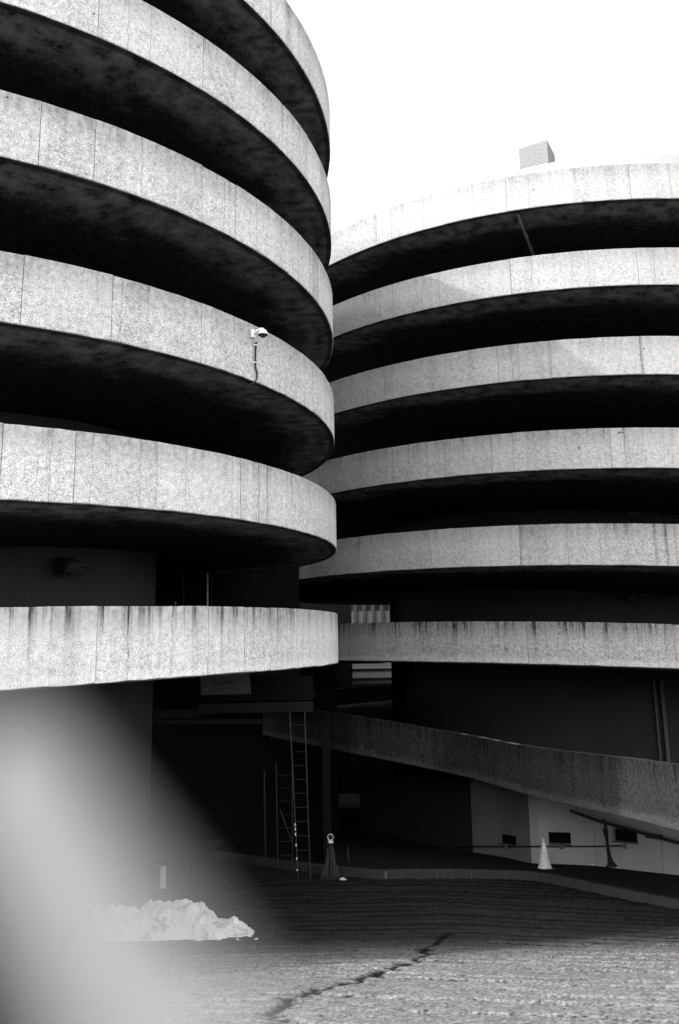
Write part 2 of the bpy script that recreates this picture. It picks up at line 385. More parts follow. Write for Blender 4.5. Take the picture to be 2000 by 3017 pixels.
# ------------------------------------------------------------------ the two spiral ramp towers
HL = 2.8; PH = 1.18
TL = dict(cx=-11.617, cy=22.629, R=11.528, z=EYE + 1.049, s=2.0, rc=6.87)
TR = dict(cx=10.963, cy=39.419, R=14.55, z=EYE + 2.155, s=-2.0, rc=8.85)
def hz(T, k, ph): return T['z'] + HL * (6 - k) + T['s'] * HL * ph / (2 * math.pi)
def hp(T, r, ph): return np.stack([T['cx'] + r * np.sin(ph), T['cy'] - r * np.cos(ph)], -1)
def phi_of(T, px, py):
    p = on_cyl(px, py, T['cx'], T['cy'], T['R']); return math.atan2(p.x - T['cx'], -(p.y - T['cy']))
JL = {1: [(800, 20), (880, 110), (940, 230)], 2: [(290, 60), (445, 80), (599, 180), (692, 240), (848, 400), (907, 470), (945, 540)],
      3: [(118, 390), (280, 430), (596, 570), (695, 620), (850, 740), (912, 800)], 4: [(66, 850), (330, 910), (593, 980), (689, 1020), (884, 1110), (922, 1150), (960, 1190)],
      5: [(4, 1350), (220, 1375), (462, 1400), (708, 1440), (746, 1450), (862, 1470), (925, 1490)], 6: [(284, 1900), (614, 1890), (720, 1885), (797, 1880), (882, 1880), (958, 1880)]}
JR = {1: [(1108, 670), (1491, 570), (1855, 535)], 2: [(1121, 900), (1242, 860), (1504, 810), (1878, 785)], 3: [(1131, 1130), (1508, 1070), (1622, 1060), (1887, 1050)],
      4: [(1131, 1375), (1258, 1360), (1512, 1330), (1800, 1320)], 5: [(1160, 1620), (1268, 1615), (1531, 1605), (1672, 1600), (1990, 1600)], 6: [(1110, 1890), (1555, 1905), (1990, 1910)]}
def parapet(T, tower, k, js, a0, a1, mat, th=0.2):
    par = None
    lo, hi = a0, a1
    n = int((hi - lo) / R_(2)) + 1
    ph = np.linspace(lo, hi, n); z = hz(T, k, ph)
    par = strip('parapet', hp(T, T['R'] - 0.02, ph), z - PH + 0.01, z - 0.008, -(th - 0.04), M_MORTAR, tower, ch=0)
    cuts = sorted(phi_of(T, *p) for p in js)
    full = [lo]; a = cuts[0] if cuts else hi
    m = max(1, int(round((a - lo) / R_(15)))); full += list(np.linspace(lo, a, m + 1)[1:])
    full += cuts[1:]
    b = full[-1]; m = max(1, int(round((hi - b) / R_(15)))); full += list(np.linspace(b, hi, m + 1)[1:])
    gap = 0.006 / T['R']
    for i, (p0, p1) in enumerate(zip(full, full[1:])):
        if p1 - p0 < R_(0.3): continue
        q = np.linspace(p0 + gap, p1 - gap, max(3, int((p1 - p0) / R_(1.3)) + 1)); zz = hz(T, k, q)
        strip('parapet_panel', hp(T, T['R'], q), zz - PH, zz, -th, mat, par, uoff=(p0 + k * 1.7) * T['R'], ch=0.012, rough=0.018)
    return par
def slab(T, tower, k, a0, a1):
    ph = np.linspace(a0, a1, int((a1 - a0) / R_(2)) + 1); z = hz(T, k, ph) - PH + 0.305
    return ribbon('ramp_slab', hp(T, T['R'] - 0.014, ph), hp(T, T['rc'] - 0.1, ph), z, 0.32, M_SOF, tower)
def drum(T, tower, z1, mat):
    ph = np.linspace(-math.pi, math.pi, 97)
    V = []; UV = []
    P = hp(T, T['rc'], ph)
    bm = bmesh.new(); lathe(bm, [(T['rc'], -0.6), (T['rc'], z1)], 96, (T['cx'], T['cy'], 0))
    return obj_bm('core_drum', bm, mat, tower)
PI = math.pi
tl = empty('spiral_ramp_tower', (TL['cx'], TL['cy'], 0)); tl.location = (0, 0, 0)
prop(tl, 'nearer left spiral car park ramp with a security camera on its parapet', 'ramp tower', 'spiral ramp towers')
for k in range(1, 7):
    a0 = R_(-98) if k == 6 else -PI
    parapet(TL, tl, k, JL[k], a0, PI, M_PAR_ST if k == 6 else M_PAR); slab(TL, tl, k, a0, PI)
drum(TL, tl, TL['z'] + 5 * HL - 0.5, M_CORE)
tr = empty('spiral_ramp_tower', (0, 0, 0))
prop(tr, 'farther right spiral car park ramp with a brick stack above its roof', 'ramp tower', 'spiral ramp towers')
for k in range(1, 7):
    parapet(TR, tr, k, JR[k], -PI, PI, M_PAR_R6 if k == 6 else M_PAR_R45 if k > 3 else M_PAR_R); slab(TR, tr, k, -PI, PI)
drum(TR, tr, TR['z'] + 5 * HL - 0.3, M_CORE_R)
pj = phi_of(TR, 1522, 640)
jr = np.linspace(TR['R'] - .25, TR['R'] - 3.6, 8); jz = hz(TR, 1, pj) - PH - 0.015
bm = bmesh.new(); rows_ = []
for k_, r_ in enumerate(jr):
    w_ = 0.035 + 0.02 * (k_ % 2)
    c_ = hp(TR, r_, np.array(pj)); t_ = np.array([math.cos(pj), math.sin(pj)])
    rows_.append([bm.verts.new((*(c_ + t_ * w_ * sg_), jz - .006)) for sg_ in (-1, 1)] + [bm.verts.new((*(c_ + t_ * w_ * sg_), jz + .02)) for sg_ in (1, -1)])
for a, b in zip(rows_, rows_[1:]):
    for k_ in range(4): bm.faces.new((a[k_], a[(k_ + 1) % 4], b[(k_ + 1) % 4], b[k_]))
obj_bm('soffit_joint', bm, M_BEAM2, tr)
# lowest turn of the right tower: leaves the circle and runs out towards the street
ph = np.linspace(-PI, R_(-72), 40)
P7 = [np.array([*p, z]) for p, z in zip(hp(TR, TR['R'], ph), hz(TR, 7, ph))]
for px, py in ((1007, 2103), (1104, 2118), (1200, 2134), (1302, 2152)):
    p = on_cyl(px, py, TR['cx'], TR['cy'], TR['R']); P7.append(np.array(p))
for px, py, D in ((1404, 2170, 25.7), (1506, 2190, 23.9), (1608, 2207, 22.2), (1715, 2220, 20.6), (1863, 2236, 18.7), (2000, 2252, 17.0)):
    P7.append(np.array(at(px, py, D)))
P7 += [np.array([6.9, 13.5, EYE - 0.85]), np.array([7.6, 9.5, EYE - 0.75]), np.array([8.5, 5.0, EYE - 0.65])]
head = np.array(P7[:40]); tail = catmull(P7[36:], 14)
i0 = 3 * 14
P7 = np.concatenate([head[:39], tail[i0:]])
h7 = 1.15
par7 = strip('parapet', P7[:, :2] + 0, P7[:, 2] - h7 + 0.01, P7[:, 2] - 0.008, 0.0001, M_MORTAR, tr, ch=0) if False else None
T7 = np.gradient(P7[:, :2], axis=0); T7 /= np.linalg.norm(T7, axis=1)[:, None]; N7 = np.stack([-T7[:, 1], T7[:, 0]], 1)   # inward (left of travel)
par7 = strip('parapet', P7[:, :2] + N7 * 0.02, P7[:, 2] - h7 + 0.01, P7[:, 2] - 0.008, -0.16, M_MORTAR, tr, ch=0)
s7 = np.concatenate([[0], np.cumsum(np.linalg.norm(np.diff(P7[:, :2], axis=0), axis=1))])
pxs = []
def s_at_px(px):
    best = None
    for p, s in zip(P7, s7):
        d = Vector(p) - ORI
        if d.y < 5 or s < s7[45]: continue
        q = d.dot(RT) / d.dot(FWD) * F_PX + 1000
        if best is None or abs(q - px) < best[0]: best = (abs(q - px), s)
    return best[1]
cut7 = [s_at_px(x) for x in (1102, 1360, 1530, 1718)]
cut7 = list(np.linspace(0, cut7[0], 12)) + cut7[1:] + list(np.linspace(cut7[-1], s7[-1], 5)[1:])
for a, b in zip(cut7, cut7[1:]):
    q = np.linspace(a + 0.006, b - 0.006, max(4, int((b - a) / 0.3)))
    xy = np.stack([np.interp(q, s7, P7[:, 0]), np.interp(q, s7, P7[:, 1])], 1); zz = np.interp(q, s7, P7[:, 2])
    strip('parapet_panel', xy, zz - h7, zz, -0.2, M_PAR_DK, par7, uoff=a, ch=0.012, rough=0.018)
# deck of that ramp
inn = []
for p in P7:
    d = np.array([TR['cx'], TR['cy']]) - p[:2]; L = np.linalg.norm(d)
    inn.append(np.array(p[:2]) + d / L * (L - TR['rc'] + 0.1))
inn = np.array(inn)
wgt = np.clip((s7 - s_at_px(1302)) / (s_at_px(1715) - s_at_px(1302)), 0, 1)[:, None]; wgt = wgt * wgt * (3 - 2 * wgt)
inn = inn * (1 - wgt) + (P7[:, :2] + np.array([5.2, 1.2])) * wgt
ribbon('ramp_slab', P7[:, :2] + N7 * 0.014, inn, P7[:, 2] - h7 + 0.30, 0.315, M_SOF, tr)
# roof drum wall of the right tower, seen just above its top parapet
ph = np.linspace(-PI, PI, 120)
rr = 9.9
top = on_cyl(1870, 452, TR['cx'], TR['cy'], rr)
strip('roof_upstand', hp(TR, rr, ph), TR['z'] + 5 * HL - 1.0, top.z, -0.25, M_UPST, tr, ch=0.01)
bm = bmesh.new(); lathe(bm, [(rr - 0.2, -0.2), (rr - 0.2, 0.0)], 64, (TR['cx'], TR['cy'], TR['z'] + 5 * HL - 0.2)); obj_bm('roof_deck', bm, M_DARK, tr)

# ------------------------------------------------------------------ main car park block behind the towers
def block(name, x0, x1, y0, y1, z0, z1, mat, parent=None):
    bm = bmesh.new(); box(bm, ((x0 + x1) / 2, (y0 + y1) / 2, (z0 + z1) / 2), (x1 - x0, y1 - y0, z1 - z0)); return obj_bm(name, bm, mat, parent)
mb = empty('car_park_building')
prop(mb, 'dark concrete car park block behind the two spiral ramps', 'building')
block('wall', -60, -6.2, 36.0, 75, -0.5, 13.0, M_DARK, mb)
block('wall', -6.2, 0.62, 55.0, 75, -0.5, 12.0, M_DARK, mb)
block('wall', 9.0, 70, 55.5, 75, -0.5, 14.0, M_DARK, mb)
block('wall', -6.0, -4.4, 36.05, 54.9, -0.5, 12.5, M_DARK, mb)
# slab linking the left ramp to the block (roof over the loading bay)
block('link_deck', -24, -2.2, 32.6, 36.0, EYE + 3.3, EYE + 3.7, M_SOF, mb)

bm = bmesh.new(); f = bm.faces.new([bm.verts.new((x, y, EYE + 1.95)) for x, y in ((-1.4, 32.4), (0.4, 30.2), (2.6, 28.5), (3.2, 31), (1.5, 36), (-7, 36), (-7.5, 32.6))]); g_ = bmesh.ops.extrude_face_region(bm, geom=[f]); bmesh.ops.translate(bm, vec=(0, 0, .3), verts=[v for v in g_['geom'] if isinstance(v, bmesh.types.BMVert)])
obj_bm('link_deck', bm, M_DARK, mb)

block('yard_wall', 0.63, 8.9, 54.4, 54.8, -0.5, at(1090, 2014, 54.4).z, M_DARK, mb)
# service portal beside the left core: side walls, beam, opening
sp_ = empty('service_portal'); prop(sp_, 'dark loading bay doorway under a concrete beam beside the left core', 'doorway')
DP = 27.6
a = at(440, 2105, DP); b = at(921, 2100, DP)
def quadbox(name, c0, c1, c2, c3, depth, mat, parent):      # box whose front is the quad c0..c3 (ccw), pushed back in +y
    bm = bmesh.new(); f = [bm.verts.new(c) for c in (c0, c1, c2, c3)]; g = [bm.verts.new(Vector(c) + Vector((0, depth, 0))) for c in (c0, c1, c2, c3)]
    bm.faces.new(f); bm.faces.new(g[::-1])
    for i in range(4): bm.faces.new((f[i], g[i], g[(i + 1) % 4], f[(i + 1) % 4]))
    return obj_bm(name, bm, mat, parent)
quadbox('beam', at(585, 2103, DP), at(921, 2096, DP), at(921, 2066, DP), at(585, 2074, DP), 0.6, M_BEAM, sp_)
quadbox('lintel', at(440, 2118, DP + 0.1), at(584.6, 2114, DP + 0.1), at(584.6, 2090, DP + 0.1), at(440, 2090, DP + 0.1), 0.5, M_BEAM, sp_)
quadbox('pipe_duct', at(440, 2135, DP + 0.5), at(800, 2132, DP + 0.5), at(800, 2118, DP + 0.5), at(440, 2121, DP + 0.5), 0.2, M_BEAM, sp_)
p0 = at(440, 2060, DP + 0.3); p1 = at(921, 2060, DP + 0.3)
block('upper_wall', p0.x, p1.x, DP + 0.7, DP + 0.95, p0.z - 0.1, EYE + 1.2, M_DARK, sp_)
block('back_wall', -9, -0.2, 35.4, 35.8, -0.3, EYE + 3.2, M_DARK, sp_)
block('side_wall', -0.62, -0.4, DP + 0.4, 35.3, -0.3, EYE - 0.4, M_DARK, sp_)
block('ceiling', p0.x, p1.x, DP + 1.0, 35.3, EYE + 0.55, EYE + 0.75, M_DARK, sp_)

# sign board under the lowest left turn
DS = 26.6
q = [at(592, 2048, DS), at(739, 2044, DS), at(733, 1975, DS), at(590, 1978, DS)]
sg = empty('notice_board', tuple(q[0])); sg.location = (0, 0, 0)
prop(sg, 'pale rectangular notice board with two lines of dark lettering above the doorway', 'sign')
quadbox('board', *q, 0.04, M_SIGN, sg)
def on_sign(u, v): return (q[0] * (1 - u) + q[1] * u) * (1 - v) + (q[3] * (1 - u) + q[2] * u) * v + Vector((0, -0.006, 0))
def marks(name, words, v0, v1, seed):
    bm = bmesh.new(); rr = random.Random(seed)
    for u0, u1, n in words:
        for i in range(n):
            a = u0 + (u1 - u0) * i / n; b = a + (u1 - u0) / n * 0.78
            for s_ in ([(a, a + (b - a) * .3, v0, v1), (a, b, v0, v0 + (v1 - v0) * .25)] if rr.random() < .5 else [(a, a + (b - a) * .3, v0, v1), (a, b, v1 - (v1 - v0) * .25, v1), (b - (b - a) * .3, b, v0, v1)]):
                x0, x1, y0, y1 = s_
                bm.faces.new([bm.verts.new(on_sign(*c)) for c in ((x0, y0), (x1, y0), (x1, y1), (x0, y1))])
    return obj_bm(name, bm, M_INK, sg)
marks('lettering', [(.24, .37, 4), (.40, .66, 9), (.69, .73, 2)], .44, .56, 1)
marks('lettering', [(.24, .40, 7), (.43, .49, 2), (.51, .63, 6), (.64, .76, 6)], .20, .26, 2)
bm = bmesh.new(); tube(bm, [on_sign(.965, .09), on_sign(.965, .09) + Vector((0, -.02, 0))], 0.02); obj_bm('bolt', bm, M_DMETAL, sg)

# upper lobby wall behind the left core: pipes, letter A with an arrow
UD = 31.0
def pipe(name, px0, py0, px1, py1, D, r, mat, label, cat, group=None):
    bm = bmesh.new(); tube(bm, [at(px0, py0, D), at(px1, py1, D)], r)
    return prop(obj_bm(name, bm, mat), label, cat, group)
block('lobby_wall', at(440, 1750, UD).x - 2, at(880, 1750, UD).x, UD + 0.15, UD + 0.4, EYE + 0.7, EYE + 6.6, M_DARK, mb)
pipe('wall_pipe', 611.5, 1640, 611.5, 1815, UD - 0.1, 0.022, M_WHITE, 'bright white vertical pipe above the lowest left parapet', 'pipe')
pipe('wall_pipe', 541, 1660, 540.5, 1815, UD - 0.1, 0.014, M_METAL, 'thin grey vertical pipe beside the letter A', 'pipe')
pipe('wall_pipe', 622.5, 1640, 622.5, 1815, UD - 0.1, 0.012, M_DMETAL, 'thin dark vertical pipe just right of the white one', 'pipe')
def text_obj(name, s, size, loc, mat, parent=None):
    cu = bpy.data.curves.new(name, 'FONT'); cu.body = s; cu.size = size; cu.extrude = 0.006; cu.align_x = 'CENTER'
    t = bpy.data.objects.new(name, cu); C.objects.link(t)
    dg = bpy.context.evaluated_depsgraph_get(); dg.update()
    me = bpy.data.meshes.new_from_object(t.evaluated_get(dg)); bpy.data.objects.remove(t)
    o = link(name, me, mat, parent); o.location = loc; o.rotation_euler = (R_(90), 0, 0); return o
ls = empty('zone_sign'); prop(ls, 'white letter A with a small upward arrow painted on the dark wall', 'sign')
aL = at(505, 1802, UD + 0.13)
text_obj('letter', 'A', 0.34, aL, M_SLEEVE, ls)
bm = bmesh.new(); c0 = at(517, 1780, UD + 0.13)
for s_ in ((0, 0, .02, .14, 0), (-.022, .055, .02, .07, .8), (.022, .055, .02, .07, -.8)):
    box(bm, c0 + Vector((s_[0], 0, s_[1])), (s_[2], .012, s_[3]), ry=s_[4])
obj_bm('arrow', bm, M_SLEEVE, ls)

# ------------------------------------------------------------------ far building seen through the gap
fb = empty('far_building'); prop(fb, 'distant concrete building with vertical piers seen through the gap between towers', 'building')
FD = 78.0
x0 = at(940, 1800, FD).x; x1 = at(1190, 1800, FD).x
zb = at(1100, 1800, FD).z
block('wall', x0 - 14, x1 + 14, FD + 0.6, FD + 14, -1, 15, M_FARD, fb)
block('spandrel', x0 - 14, x1 + 14, FD + 0.1, FD + 0.58, -1, zb + 0.0, M_FAR, fb)
block('spandrel', x0 - 14, x1 + 14, FD + 0.1, FD + 0.58, zb + 2.6, zb + 3.4, M_FAR, fb)
for i in range(-12, 22):
    px = 993 + i * 26.2
    c = at(px, 1800, FD)
    block('pier', c.x - 0.13, c.x + 0.13, FD - 0.12, FD + 0.09, zb - 1.0, zb + 2.9, M_CORE, fb)
for py, t in ((1968, .05), (1997, .025)):
    z = at(1090, py, FD).z
    block('ledge', x0 - 14, x1 + 14, FD - 0.1, FD + 0.08, z - t, z + t, M_MORTAR, fb)

# ------------------------------------------------------------------ pavement, kerb and the vented wall under the right ramp
PZ = 0.22
def gp2(px, py, z=PZ): p = on_z(px, py, z); return (p.x, p.y)
WALL = catmull([(0.6, 36.0), (2.4, 32.4), (3.7, 30.2), (4.7, 28.7), gp2(1570, 2542), gp2(1640, 2544), gp2(1744, 2549), gp2(1802, 2555), gp2(1897, 2566), gp2(2000, 2577), gp2(2100, 2588), gp2(2300, 2612)], 14)[:, :2]
KERB = catmull([(-4.2, 31.0), (-1.6, 28.4), gp2(1080, 2562), gp2(1200, 2562), gp2(1400, 2563), gp2(1520, 2566), gp2(1595, 2572), gp2(1660, 2584), gp2(1750, 2603), gp2(1850, 2623), gp2(2000, 2652), gp2(2200, 2690), gp2(2500, 2745)], 12)[:, :2]
pv = [tuple(p) for p in KERB] + [(18, KERB[-1][1]), (18, 44), (KERB[0][0], 44)]
bm = bmesh.new(); f = bm.faces.new([bm.verts.new((x, y, PZ - 0.012)) for x, y in pv]); bmesh.ops.triangulate(bm, faces=[f])
prop(obj_bm('pavement', bm, M_PAVE), kind='structure')
kp = strip('kerb', KERB, -0.3, PZ - 0.03, -0.14, M_MORTAR, ch=0); prop(kp, kind='structure')
sk = np.concatenate([[0], np.cumsum(np.linalg.norm(np.diff(KERB, axis=0), axis=1))])
nst = int(sk[-1] / 0.92)
for i in range(nst):
    qq = np.linspace(sk[-1] * i / nst + .006, sk[-1] * (i + 1) / nst - .006, 4)
    xy = np.stack([np.interp(qq, sk, KERB[:, 0]), np.interp(qq, sk, KERB[:, 1])], 1)
    Tt = np.gradient(xy, axis=0); Tt /= np.linalg.norm(Tt, axis=1)[:, None]; xy = xy + np.stack([Tt[:, 1], -Tt[:, 0]], 1) * 0.012
    g0 = np.array([gz(*p) for p in xy]) - 0.08
    strip('kerb_stone', xy, g0, np.maximum(PZ, g0 + .1) + RNG.uniform(-.006, .006), -0.17, M_KERB, kp, ch=0.015)
rw = empty('vented_wall'); prop(rw, 'pale rendered wall with three dark vents under the right exit ramp', 'wall')
sw = np.concatenate([[0], np.cumsum(np.linalg.norm(np.diff(WALL, axis=0), axis=1))])
def pxof(p):
    d = Vector(p) - ORI; return d.dot(RT) / d.dot(FWD) * F_PX + 1000, H_PX / 2 + SHIFT - d.dot(UP) / d.dot(FWD) * F_PX
wpx = np.array([pxof((p[0], p[1], 1.0))[0] for p in WALL])
def s_wall(px): return float(np.interp(px, wpx, sw))
def wxy(s): return np.stack([np.interp(s, sw, WALL[:, 0]), np.interp(s, sw, WALL[:, 1])], -1)
def wall_z(px, py):
    p = wxy(s_wall(px)); return at(px, py, p[1]).z
ZT = 2.35
vents = [(1468, 1519, 2459, 2489), (1616, 1681, 2452, 2487), (1804, 1878, 2443, 2481)]
joints = [1390, 1561, 1750, 1823, 1947]
edges = sorted(set([float(wpx[0])] + [v[0] for v in vents] + [v[1] for v in vents] + joints + [float(wpx[-1])]))
for e0, e1 in zip(edges, edges[1:]):
    sa, sb = s_wall(e0), s_wall(e1); v = next((v for v in vents if abs(v[0] - e0) < 1 or (e0 >= v[0] and e1 <= v[1])), None)
    g0 = .006 if e0 in joints else 0.0; g1 = .006 if e1 in joints else 0.0
    qq = np.linspace(sa + g0, sb - g1, max(3, int((sb - sa) / .25))); xy = wxy(qq)
    if v is None or e1 > v[1] + 1:
        strip('wall_panel', xy, PZ - .1, ZT, -0.3, M_RWALL if e1 > 1562 else M_RWALL_SHADE if e1 > 1400 else M_CORE_R, rw, uoff=sa, ch=0)  # panels get darker colours leftwards: shade under the ramp painted in
    else:
        zt = wall_z((v[0] + v[1]) / 2, v[2]); zb_ = wall_z((v[0] + v[1]) / 2, v[3])
        strip('wall_panel', xy, PZ - .1, zb_, -0.3, M_RWALL if e1 > 1562 else M_RWALL_SHADE if e1 > 1400 else M_CORE_R, rw, uoff=sa, ch=0); strip('wall_panel', xy, zt, ZT, -0.3, M_RWALL if e1 > 1562 else M_RWALL_SHADE if e1 > 1400 else M_CORE_R, rw, uoff=sa, ch=0)
for v in vents:
    qq = np.linspace(s_wall(v[0]) - .02, s_wall(v[1]) + .02, 4); xy = wxy(qq); T_ = np.gradient(xy, axis=0); T_ /= np.linalg.norm(T_, axis=1)[:, None]
    n_ = np.stack([-T_[:, 1], T_[:, 0]], 1)
    zt = wall_z((v[0] + v[1]) / 2, v[2]); zb_ = wall_z((v[0] + v[1]) / 2, v[3])
    ve = strip('vent', xy + n_ * 0.24, zb_ - .05, zt + .05, -0.04, M_DARK, rw, ch=0)
    for j in range(4):
        z = zb_ + (zt - zb_) * (j + .5) / 4
        strip('louvre', xy + n_ * 0.18, z - .03, z - .01, -0.05, M_DARK, ve, ch=0)
    strip('vent_sill', xy - n_ * 0.03, zb_ - .025, zb_ - .002, -0.12, M_DMETAL, ve, ch=0)
# backing behind the joints
strip('wall_backing', wxy(np.linspace(0, sw[-1], 60)) + np.array([0.04, 0.2]), PZ - .1, ZT - .02, -0.05, M_DARK, rw, ch=0)
# damp stain: a forked run of grime standing slightly off the wall
bm = bmesh.new()
def wpt(px, py, off=0.012):
    s = s_wall(px); p = wxy(s); e = 0.05; t = wxy(s + e) - wxy(s - e); t /= np.linalg.norm(t)
    x, y = p + np.array([t[1], -t[0]]) * off
    return Vector((x, y, at(px, py, y).z))
cl = [(1783, 2412, 3), (1786, 2430, 4), (1788, 2450, 6), (1788, 2475, 5), (1789, 2500, 5), (1791, 2520, 6), (1794, 2538, 9), (1797, 2548, 14), (1798, 2555, 22)]
rows = [[bm.verts.new(wpt(x - h_, y)), bm.verts.new(wpt(x + h_, y))] for x, y, h_ in cl]
for a, b in zip(rows, rows[1:]): bm.faces.new((a[0], a[1], b[1], b[0]))
cl = [(1778, 2440, 1.5), (1781, 2452, 3), (1784, 2464, 3)]
rows = [[bm.verts.new(wpt(x - h_, y, .014)), bm.verts.new(wpt(x + h_, y, .014))] for x, y, h_ in cl]
for a, b in zip(rows, rows[1:]): bm.faces.new((a[0], a[1], b[1], b[0]))
obj_bm('damp_stain', bm, M_STAIN, rw)
# conduit with junction boxes
cn = empty('wall_conduit'); prop(cn, 'thin dark conduit with small boxes running along the vented wall', 'conduit')
bm = bmesh.new(); tube(bm, [wpt(px, 2494 - max(0, px - 1760) * .04, .05) for px in range(1330, 1845, 15)], 0.022); obj_bm('tube', bm, M_DMETAL, cn)
for px, py in ((1495, 2495), (1652, 2495), (1841, 2493)):
    bm = bmesh.new(); box(bm, wpt(px, py, .07), (.09, .09, .12), rz=-.5, bev=.01); obj_bm('junction_box', bm, M_MORTAR, cn)
# sloping rail pipe under the ramp edge
sr_ = empty('sloping_pipe'); prop(sr_, 'grey pipe sloping down the wall under the exit ramp', 'pipe')
bm = bmesh.new(); tube(bm, [wpt(1690, 2388, .3), wpt(1780, 2417, .3), wpt(1880, 2446, .3), wpt(2000, 2480, .3), wpt(2080, 2502, .3)], .045); obj_bm('tube', bm, M_METAL, sr_)
for px, py in ((1842, 2436), (1925, 2459), (1947, 2462)):
    bm = bmesh.new(); box(bm, wpt(px, py + 4, .18), (.03, .3, .12), rz=.6); obj_bm('bracket', bm, M_DMETAL, sr_)
# downpipes on the right core above the exit ramp
def core_pt(T, px, py, off):
    return on_cyl(px, py, T['cx'], T['cy'], T['rc'] + off)
for i, (pa, pb, r, lb) in enumerate((((1932, 2000), (1944, 2300), .05, 'thin dark downpipe on the right core above the exit ramp, left one'), ((1953, 1990), (1966, 2300), .08, 'thicker dark downpipe on the right core above the exit ramp, right one'))):
    a = core_pt(TR, *pa, .1); b = core_pt(TR, *pb, .1)
    m_ = ((a.x + b.x) / 2, (a.y + b.y) / 2)
    bm = bmesh.new(); tube(bm, [(m_[0], m_[1], EYE + 1.2), (m_[0], m_[1], EYE - 2.0)], r); prop(obj_bm('downpipe', bm, M_DMETAL), lb, 'pipe', 'downpipes on the right core')

# ------------------------------------------------------------------ floodlights on the cores
def floodlight(T, px, py, sc, label):
    p = core_pt(T, px, py, 0.0); nrm = Vector((p.x - T['cx'], p.y - T['cy'], 0)).normalized()
    e = empty('floodlight', p, math.atan2(nrm.y, nrm.x) + PI / 2); prop(e, label, 'lamp', 'floodlights on the cores')
    bm = bmesh.new(); box(bm, (0, -.05 * sc, 0), (.36 * sc, .1 * sc, .2 * sc)); box(bm, (.45 * sc, -.06 * sc, .03 * sc), (.8 * sc, .05 * sc, .09 * sc)); obj_bm('bracket', bm, M_BLACK, e)
    bm = bmesh.new(); box(bm, (-.05 * sc, -.28 * sc, -.10 * sc), (.42 * sc, .36 * sc, .30 * sc), rx=.5, bev=.04 * sc); obj_bm('housing', bm, M_BLACK, e)
    bm = bmesh.new(); box(bm, (-.05 * sc, -.40 * sc, -.24 * sc), (.34 * sc, .2 * sc, .03 * sc), rx=.5); obj_bm('lens', bm, M_DMETAL, e)
floodlight(TL, 185, 1660, 1.0, 'black floodlight high on the left core under the ramp')
floodlight(TR, 1858, 1757, 0.8, 'lower black floodlight on the right core')
floodlight(TR, 1862, 1512, 0.8, 'upper black floodlight on the right core')

# ------------------------------------------------------------------ brick stack on the roof
bk = empty('brick_stack'); prop(bk, 'square pale brick stack standing on the right tower roof', 'chimney')
BD = 40.0
A = at(1532, 505, BD); Bp = at(1617, 480, BD); ztop = at(1616, 424, BD).z
wb = (Bp - A).length; ang = R_(-28)
bw_ = 0.225; bh = 0.075; cour = 19; ncol = 6; W_ = ncol * (bw_ + .01); Hh = cour * (bh + .01)
bk.location = (at(1574, 500, BD).x, BD, ztop - Hh); bk.rotation_euler = (0, 0, ang)
bm = bmesh.new(); box(bm, (0, W_ / 2, Hh / 2), (W_ - .02, W_ - .02, Hh - .01)); obj_bm('mortar_core', bm, M_MORTAR, bk)
bm = bmesh.new(); box(bm, (0, 0, 0), (bw_, .1, bh), bev=.008); bme = bpy.data.meshes.new('brick'); bm.to_mesh(bme); bm.free(); bme.materials.append(M_BRICK)
bm = bmesh.new(); box(bm, (0, 0, 0), (bw_ / 2 - .005, .1, bh), bev=.008); bmh = bpy.data.meshes.new('brick'); bm.to_mesh(bmh); bm.free(); bmh.materials.append(M_BRICK)
for face in range(4):
    for r in range(cour):
        z = (r + .5) * (bh + .01); off = (r % 2) * .5
        cols = [(c + .5) for c in range(ncol)] if not off else [c + 1.0 for c in range(ncol - 1)]
        items = [(c, bme) for c in cols] + ([(.25, bmh), (ncol - .25, bmh)] if off else [])
        for c, me in items:
            if face in (2,) and r < cour - 2: continue
            o = bpy.data.objects.new('brick', me); C.objects.link(o); o.parent = bk
            u = c * (bw_ + .01) - W_ / 2; d = RNG.uniform(-.006, .006) + .042
            if face == 0: o.location = (u, d, z)
            elif face == 1: o.location = (W_ / 2 - d, u + W_ / 2, z); o.rotation_euler = (0, 0, PI / 2)
            elif face == 2: o.location = (u, W_ - d, z)
            else: o.location = (-W_ / 2 + d, u + W_ / 2, z); o.rotation_euler = (0, 0, PI / 2)
zr = TR['z'] + 5 * HL - 0.2
block('plinth', -W_ / 2 - .1, W_ / 2 + .1, -.1, W_ + .1, -3.0, -0.005, M_PAR_R, bk)

# ------------------------------------------------------------------ security camera on the left tower
p = on_cyl(742, 985, TL['cx'], TL['cy'], TL['R']); nrm = Vector((p.x - TL['cx'], p.y - TL['cy'], 0)).normalized()
sc_ = empty('security_camera', p, math.atan2(nrm.y, nrm.x) + PI / 2); sc_.scale = (.66, .66, .66); prop(sc_, 'white dome security camera on a bracket on the left parapet', 'camera')
bm = bmesh.new(); box(bm, (0, -.05, 0), (.16, .1, .26), bev=.015); obj_bm('wall_box', bm, M_WHITE, sc_)
bm = bmesh.new(); tube(bm, [(0, -.09, .0), (0, -.2, .07), (0, -.33, .09), (0, -.39, .07), (0, -.40, 0)], [.05, .045, .045, .05, .055], 10); obj_bm('arm', bm, M_WHITE, sc_, True)
bm = bmesh.new(); lathe(bm, [(.05, .05), (.10, .03), (.14, -.06), (.16, -.10), (.165, -.115)], 24, (0, -.40, 0)); obj_bm('hood', bm, M_WHITE, sc_, True)
bm = bmesh.new(); lathe(bm, [(.15, -.117), (.10, -.13), (.085, -.16), (.05, -.19), (.01, -.20)], 24, (0, -.40, 0)); obj_bm('dome', bm, M_BLACK, sc_, True)
bm = bmesh.new(); q0 = Vector((0.02, -.06, -.13)); 
